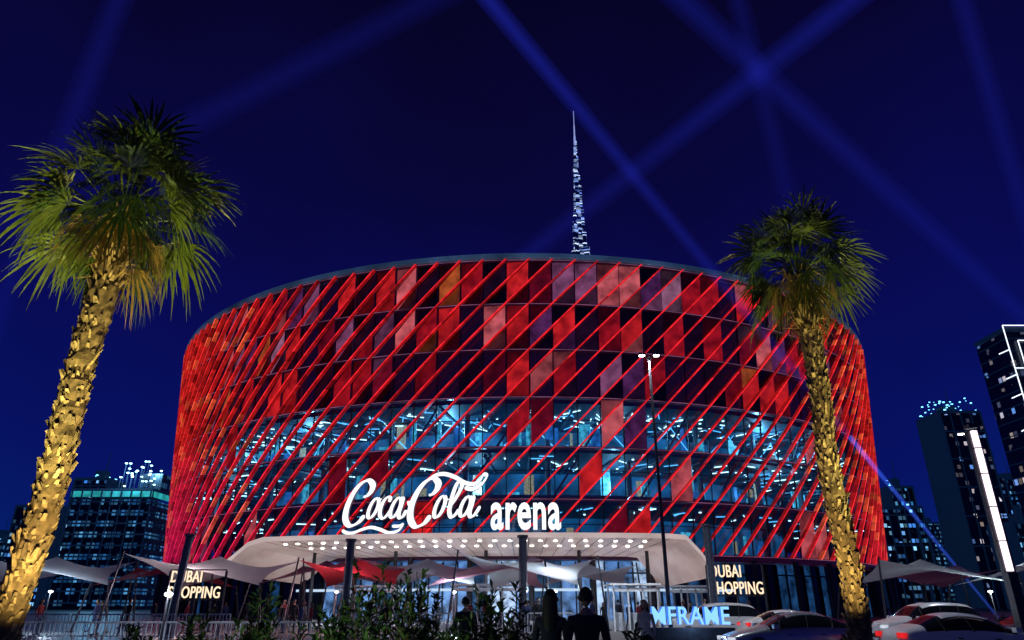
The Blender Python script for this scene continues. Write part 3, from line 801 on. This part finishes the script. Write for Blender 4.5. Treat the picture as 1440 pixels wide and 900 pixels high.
# ---------------------------------------------------------------- columns, lamps, barriers, gates
M_tot = pbr('painted_steel', (.10,.11,.14), .4, .4)
def totem(x, y, h, w_, lean=0):
    e = empty('steel_column', (x, y, 0)); b = MB()
    b.tube((0,0,0), (lean,0,h), w_/2, w_/2*.9, 12); b.lathe([(w_*.75,.1),(w_*.75,.3),(w_*.5,.34)], n=14); b.lathe([(w_*.46,h-.05),(w_*.62,h),(w_*.62,h+.12),(0,h+.14)], (lean,0,0), n=14)
    b.make('shaft', [M_tot], e)
totem(-9.0, 40, 4.9, .5); totem(.6, 40, 5.1, .5); totem(-17.0, 37, 4.9, .42, .3); totem(10.4, 38, 5.5, .45)
def street_lamp(x, y, h, arm, en, heads=2):
    e = empty('street_lamp', (x, y, 0)); b = MB()
    b.tube((0,0,0), (0,0,h), .09, .05, 10); b.tube((0,0,.0), (0,0,.8), .15, .13, 10)
    for s in ((-1,1) if heads == 2 else (-1,)):
        b.tube((0,0,h-.3), (s*arm, -.1, h-.05), .035, .03, 6); b.box((s*(arm+.12),-.1,h), (.34,.22,.08)); b.box((s*(arm+.12),-.1,h-.06), (.22,.16,.03), 1)
        slight('head_lamp', (s*(arm+.12),-.1,h-.16), (s*(arm+.12),-.1,0), en, (.85,.92,1), 140, .1, e)
    b.make('pole', [M_metal, nosample(emit('lamp_head', (.85,.93,1), 25))], e)
street_lamp(6.15, 29, 12, .2, 1400)
street_lamp(23.5, 34, 9.6, .8, 1500, 1)
e = empty('light_column', (14.7, 21.5, 0)); b = MB()
b.box((0,0,1.25), (.28,.28,2.5)); b.box((0,.06,4.65), (.28,.16,4.3)); b.box((0,-.06,4.65), (.16,.10,4.2), 1); b.box((0,0,6.9), (.30,.30,.12)); b.box((0,0,.18), (.5,.5,.12))
for q in (3.4,4.4,5.4,6.2): b.box((0,-.07,q), (.2,.1,.03))
b.make('column', [M_metal, emit('led_tube', (1,.80,.92), 2.0)], e)
def barrier(x, y, rz=0):
    e = empty('crowd_barrier', (x, y, .12 if y > 31 else .0), rz); b = MB(); W = 2.3
    b.tube((0,0,.2),(0,0,1.1),.028,n=6); b.tube((W,0,.2),(W,0,1.1),.028,n=6); b.tube((0,0,1.1),(W,0,1.1),.035,n=6); b.tube((0,0,.2),(W,0,.2),.028,n=6)
    for i in range(1,14): b.tube((W*i/14,0,.2),(W*i/14,0,1.1),.016,n=4)
    for q in (.3, W-.3): b.tube((q,-.3,.02),(q,.3,.02),.02,n=6); b.tube((q,0,.02),(q,0,.2),.02,n=6)
    b.make('frame', [M_steel], e)
for i in range(6): barrier(-18.6+i*2.42, 24.5+.1*sin(i*2), random.uniform(-.05,.05))
for i in range(5): barrier(-25+i*2.45, 34, random.uniform(-.06,.06))
for i in range(5): barrier(-9+i*2.45, 38, random.uniform(-.06,.06))
def gate(x, y, w_, h):
    e = empty('entrance_gate', (x, y, .12)); b = MB()
    for i in range(4): b.box((w_*i/3,0,h/2), (.1,.1,h)); b.box((w_*i/3,2.4,h/2), (.1,.1,h))
    b.box((w_/2,1.2,h+.06), (w_+.4,2.8,.12)); b.box((w_/2,-.02,h-.25), (w_,.06,.22))
    for i in range(3): b.box((w_*(i+.5)/3,1.2,.55), (.25,1.4,1.0), 1)
    b.make('frame', [M_white, M_steel], e)
gate(6.2, 45, 2.7, 2.6); gate(-4, 50, 5, 2.7); gate(10.5, 50, 3, 2.6); gate(-12, 50, 4, 2.6)
slight('plaza_lamp', (7.5, 43, 5.5), (7.5, 47, 0), 500, (.8,.9,1), 120)

# ---------------------------------------------------------------- cars
M_glassc = pbr('car_glass', (.01,.012,.015), .08, noise=.0)
M_hl = pbr('headlamp', (.6,.6,.62), .15, .3, emis=(.8,.9,1), es=.6); M_tl = pbr('taillamp', (.35,.01,.01), .2, emis=(.8,.02,.02), es=.8)
M_rim_c = pbr('alloy_rim', (.5,.5,.52), .3, .9)
sed = [(-2.28,.60,.58,.61,.48),(-2.16,.78,.68,.73,.6),(-1.5,.88,.82,.89,.68),(-1.0,.90,.90,.97,.70),(-.3,.90,.93,1.38,.57),(.35,.90,.94,1.45,.56),(.95,.90,.95,1.39,.55),(1.6,.89,.98,1.08,.62),(2.12,.85,.95,1.02,.62),(2.28,.7,.78,.84,.55)]
suv = [(-2.3,.66,.72,.76,.5),(-2.18,.84,.88,.94,.66),(-1.5,.93,1.0,1.07,.74),(-1.05,.95,1.05,1.13,.76),(-.45,.95,1.08,1.66,.64),(.4,.95,1.09,1.74,.64),(1.5,.95,1.10,1.70,.63),(1.95,.94,1.10,1.60,.62),(2.25,.9,1.05,1.16,.64),(2.34,.8,.85,.9,.6)]
def car(x, y, rz, paint, st, gl=(3,7)):
    e = empty('parked_car', (x, y, 0), rz); b = MB(); vs = []; n = 12
    for (sx, hw, zb, zr, rw) in st:
        half = [(hw*.8,.22),(hw*.97,.36),(hw*1.0,.6 if zb > .66 else zb*.8),(hw*.96,zb),(rw,zr-.03),(rw*.5,zr)]
        vs += [(sx, -a, z) for a, z in half]+[(sx, a, z) for a, z in half[::-1]]
    for k in range(len(st)-1):
        for i in range(n-1):
            mat = 0
            if gl[0] <= k < gl[1]:
                if i in (3,7): mat = 1
                if k in (gl[0], gl[1]-1) and i in (4,5,6): mat = 1
            b.add([vs[k*n+i], vs[k*n+i+1], vs[(k+1)*n+i+1], vs[(k+1)*n+i]], [(0,3,2,1)], mat)
        b.add([vs[k*n], vs[k*n+11], vs[(k+1)*n+11], vs[(k+1)*n]], [(0,1,2,3)], 2)
    b.add(vs[:n], [tuple(range(n))], 0); b.add(vs[-n:], [tuple(range(n))[::-1]], 0)
    o = b.make('body', [paint, M_glassc, M_black], e, True)
    bm = bmesh.new(); bm.from_mesh(o.data); bmesh.ops.remove_doubles(bm, verts=bm.verts, dist=.001); bmesh.ops.recalc_face_normals(bm, faces=bm.faces); bm.to_mesh(o.data); bm.free()
    md = o.modifiers.new('s', 'SUBSURF'); md.levels = 2; md.render_levels = 2
    d = MB()
    for sx in (-1.42, 1.42):
        for sy in (-1, 1):
            yy = sy*st[4][1]
            d.tube((sx,yy-.2*sy,.33),(sx,yy+.015*sy,.33),.36,.36,24,0); d.tube((sx,yy+.0*sy,.33),(sx,yy+.03*sy,.33),.33,.31,24,1)
            d.tube((sx,yy+.02*sy,.33),(sx,yy+.045*sy,.33),.21,.2,16,2)
            for q in range(5):
                a = q*2*pi/5; d.tube((sx,yy+.05*sy,.33),(sx+.2*cos(a),yy+.045*sy,.33+.2*sin(a)),.022,.018,4,2)
    f0 = st[1]; r0 = st[-2]
    for sy in (-1,1):
        d.box((f0[0]-.03, sy*.62, f0[2]-.08), (.16,.32,.12), 3); d.box((r0[0]+.08, sy*.62, r0[2]-.12), (.16,.3,.14), 4)
        d.box((-.85, sy*1.0, st[3][2]+.08), (.16,.2,.13), 5)
        for q in (.28, -.62, 1.08): d.tube((q-.02, sy*st[4][1]*.965, st[4][2]-.0), (q+.05, sy*(st[4][4]+.02), st[4][3]-.06), .022, .02, 4, 6)
        d.box((-.35, sy*(st[4][1]*.985), .74), (.16,.03,.03), 6); d.box((.7, sy*(st[4][1]*.985), .76), (.16,.03,.03), 6)
    d.box((-2.3,0,.45), (.05,.9,.16), 6); d.box((2.29,0,.55), (.03,.5,.11), 7); d.box((-2.33,0,.32), (.03,.5,.11), 7)
    d.make('wheels_and_trim', [M_black, M_black, M_rim_c, M_hl, M_tl, paint, M_black, M_white], e)
def paintm(c, metal=.3): return pbr('car_paint', c, .22, metal, noise=.03)
P_w = paintm((.75,.75,.76), 0); P_s = paintm((.42,.44,.48), .6); P_d = paintm((.04,.045,.06), .5)
car(9.3, 25, 0, P_s, sed); car(17.4, 31.5, .1, P_w, suv, (3,8)); car(13.3, 22, pi, P_w, sed); car(17.8, 25.5, 0, P_d, sed)
car(12.6, 33.5, pi, P_w, sed); car(23, 29, 0, P_s, suv, (3,8)); car(9.8, 36.5, 0, P_w, suv, (3,8)); car(27.5,32,pi,P_w,sed)

# ---------------------------------------------------------------- people
M_skin = pbr('skin', (.42,.26,.18), .55, noise=.08); M_hair = pbr('hair', (.012,.01,.01), .6)
def cloth(c): return pbr('clothes', c, .85, noise=.2, nscale=12, bump=.1)
M_cd = cloth((.02,.022,.03)); M_cd2 = cloth((.03,.03,.05)); M_cw = cloth((.5,.5,.5)); M_cb = cloth((.05,.08,.2)); M_cr = cloth((.3,.04,.05)); M_eye = pbr('eye', (.8,.8,.8), .2, noise=0)
def body_mesh(stride=0, fem=False):
    V = []; E = []; R = []; roots = []
    def ch(pts, attach=None):
        last = attach
        for i, (p, r_) in enumerate(pts):
            V.append(p); R.append(r_ if isinstance(r_, tuple) else (r_, r_)); k = len(V)-1
            if last is not None: E.append((last, k))
            else: roots.append(k)
            last = k
        return last
    s = .86 if fem else 1
    ch([((0,0,.95),(.155,.115))]); pelvis = 0
    chest = ch([((0,0,1.08),(.135*s,.10)),((0,.005,1.26),(.165*s,.115)),((0,0,1.40),(.155*s,.10))], 0)
    ch([((0,-.005,1.50),(.072*s,.068*s)),((0,.01,1.59),(.060*s,.062*s))], chest)
    for sd in (-1,1):
        st = stride*sd
        ch([((sd*.095,0,.86),(.092,.10)),((sd*.105,.02+st*.16,.50),.063),((sd*.11,-.03+st*.34,.10),.045),((sd*.12,.10+st*.34,.045),(.045,.035)),((sd*.125,.19+st*.34,.035),(.04,.025))], pelvis)
        sh = (sd*.195*s, 0, 1.425)
        el = (sd*.255*s,-.04-st*.08,1.13); wr = (sd*.25*s,.06-st*.18,.90); hd = (sd*.25*s,.085-st*.2,.83); fd = Vector((0,.25,-.97))
        ch([(sh,.070*s),(el,.048*s),(wr,.030*s),(hd,(.034*s,.022))], chest)
        h = Vector(hd); fd.normalize(); side = Vector((0,1,0)); side = (side-fd*side.dot(fd)).normalized()
        for q, (o_, L_) in enumerate(((-.028,.062),(-.010,.075),(.009,.080),(.027,.072))):
            b0 = h+side*o_; cu = Vector((-sd*.3,0,0))
            ch([(tuple(b0),.0095),(tuple(b0+fd*L_*.5+fd*.02),.009),(tuple(b0+fd*L_+cu*.03+fd*.012),.0085),(tuple(b0+fd*L_*1.25+cu*.07),.007)])
        b0 = h+side*.028-fd*.03
        ch([(tuple(b0),.011),(tuple(b0+side*.03+fd*.025),.0105),(tuple(b0+side*.04+fd*.06),.009)])
    me = bpy.data.meshes.new('b'); me.from_pydata([tuple(v) for v in V], E, []); ob = link(bpy.data.objects.new('b', me))
    md = ob.modifiers.new('Skin', 'SKIN'); md.use_smooth_shade = True
    for i, d in enumerate(me.skin_vertices[0].data):
        d.radius = R[i]; d.use_root = i in roots
    s2 = ob.modifiers.new('s', 'SUBSURF'); s2.levels = 1; s2.render_levels = 1
    bpy.context.view_layer.update()
    m2 = bpy.data.meshes.new_from_object(ob.evaluated_get(bpy.context.evaluated_depsgraph_get()))
    bpy.data.objects.remove(ob)
    return m2
def person(mesh, x, y, rz, top, bottom, sc=1, fem=False, name='standing_person', z=.12):
    e = empty(name, (x, y, z), rz); e.scale = (sc, sc, sc)
    me = mesh.copy(); me.materials.clear()
    for m_ in (top, bottom, M_skin, M_black): me.materials.append(m_)
    for p in me.polygons:
        c = p.center
        if c.z > 1.51 and abs(c.x) < .09 and abs(c.y) < .12: k = 2
        elif abs(c.x) > .17 and c.z < .92: k = 2
        elif c.z > .93: k = 0
        elif c.z < .085: k = 3
        else: k = 1
        p.material_index = k; p.use_smooth = True
    o = link(bpy.data.objects.new('body', me)); o.parent = e
    h = MB(); nu, nv = 20, 14; vs = []; hv = []
    for j in range(nv+1):
        th = pi*j/nv
        for i in range(nu):
            a = 2*pi*i/nu
            X, Y, Z = sin(th)*cos(a), sin(th)*sin(a), cos(th)
            jaw = 1-.22*max(0, -Z)
            px, py, pz = X*.080*jaw, Y*.098*(1-.1*max(0,-Z)), Z*.116
            if Y > .8 and -.35 < Z < .1 and abs(X) < .25: py += .020*(1-abs(X)*4)*(1 if Z < -.05 else .5)
            if Y > .8 and abs(Z-.05) < .12 and .2 < abs(X) < .5: py -= .008
            vs.append((px, py+.015, pz+1.69)); hv.append((X*.092, Y*.108+.006, Z*.120+1.697, Y, Z))
    fs = []; hf = []
    for j in range(nv):
        for i in range(nu):
            q = (j*nu+i, (j+1)*nu+i, (j+1)*nu+(i+1)%nu, j*nu+(i+1)%nu); fs.append(q)
            my = sum(hv[k][3] for k in q)/4; mz = sum(hv[k][4] for k in q)/4
            if mz > .55 or (my < .15 and mz > (-.5 if not fem else -1)): hf.append(q)
    h.add(vs, fs, 0); h.add([v[:3] for v in hv], hf, 1)
    for sd in (-1,1):
        h.lathe([(0,-.03),(.014,-.02),(.018,.01),(.0,.032)], (sd*.090,.01,1.685), 8, 0)
        h.lathe([(0,-.011),(.009,-.006),(.011,0),(.009,.006),(0,.011)], (sd*.028,.100,1.695), 8, 2)
    h.box((0,.102,1.625), (.045,.012,.010), 3)
    if fem:
        L2 = [(.088,.055,1.73),(.098,.055,1.62),(.105,.05,1.5),(.10,.045,1.38),(.06,.03,1.28)]; v2 = []
        for (a_, b_, z_) in L2:
            for i in range(12):
                t = 2*pi*i/12; v2.append((cos(t)*a_, -.06+sin(t)*b_, z_))
        h.add(v2, [(k*12+i,k*12+(i+1)%12,(k+1)*12+(i+1)%12,(k+1)*12+i) for k in range(4) for i in range(12)], 1)
    h.make('head', [M_skin, M_hair, M_eye, M_cr], e, True)
    return e
B0 = body_mesh(0); B1 = body_mesh(.8); BF = body_mesh(0, True)
person(B0, .88, 8.8, .05, M_cd, M_cd2, .95)
person(BF, .47, 9.0, -.2, M_cd2, M_cd, .94, True)
person(B0, -1.0, 16.0, .3, M_cd, M_cd, .93)
person(BF, 3.4, 19.0, 2.8, M_cw, M_cd, .97, True, z=.004)
cols = [M_cd, M_cd2, M_cw, M_cb, M_cr, M_cd]
rr = random.Random(5)
for i in range(60):
    x = rr.uniform(-26, 13); y = rr.uniform(37, 60)
    fem = rr.random() < .4
    person(BF if fem else rr.choice([B0, B1, B1]), x, y, rr.uniform(0, 6.28), rr.choice(cols), rr.choice([M_cd, M_cb, M_cd2]), rr.uniform(.9,1.03), fem, 'pedestrian')
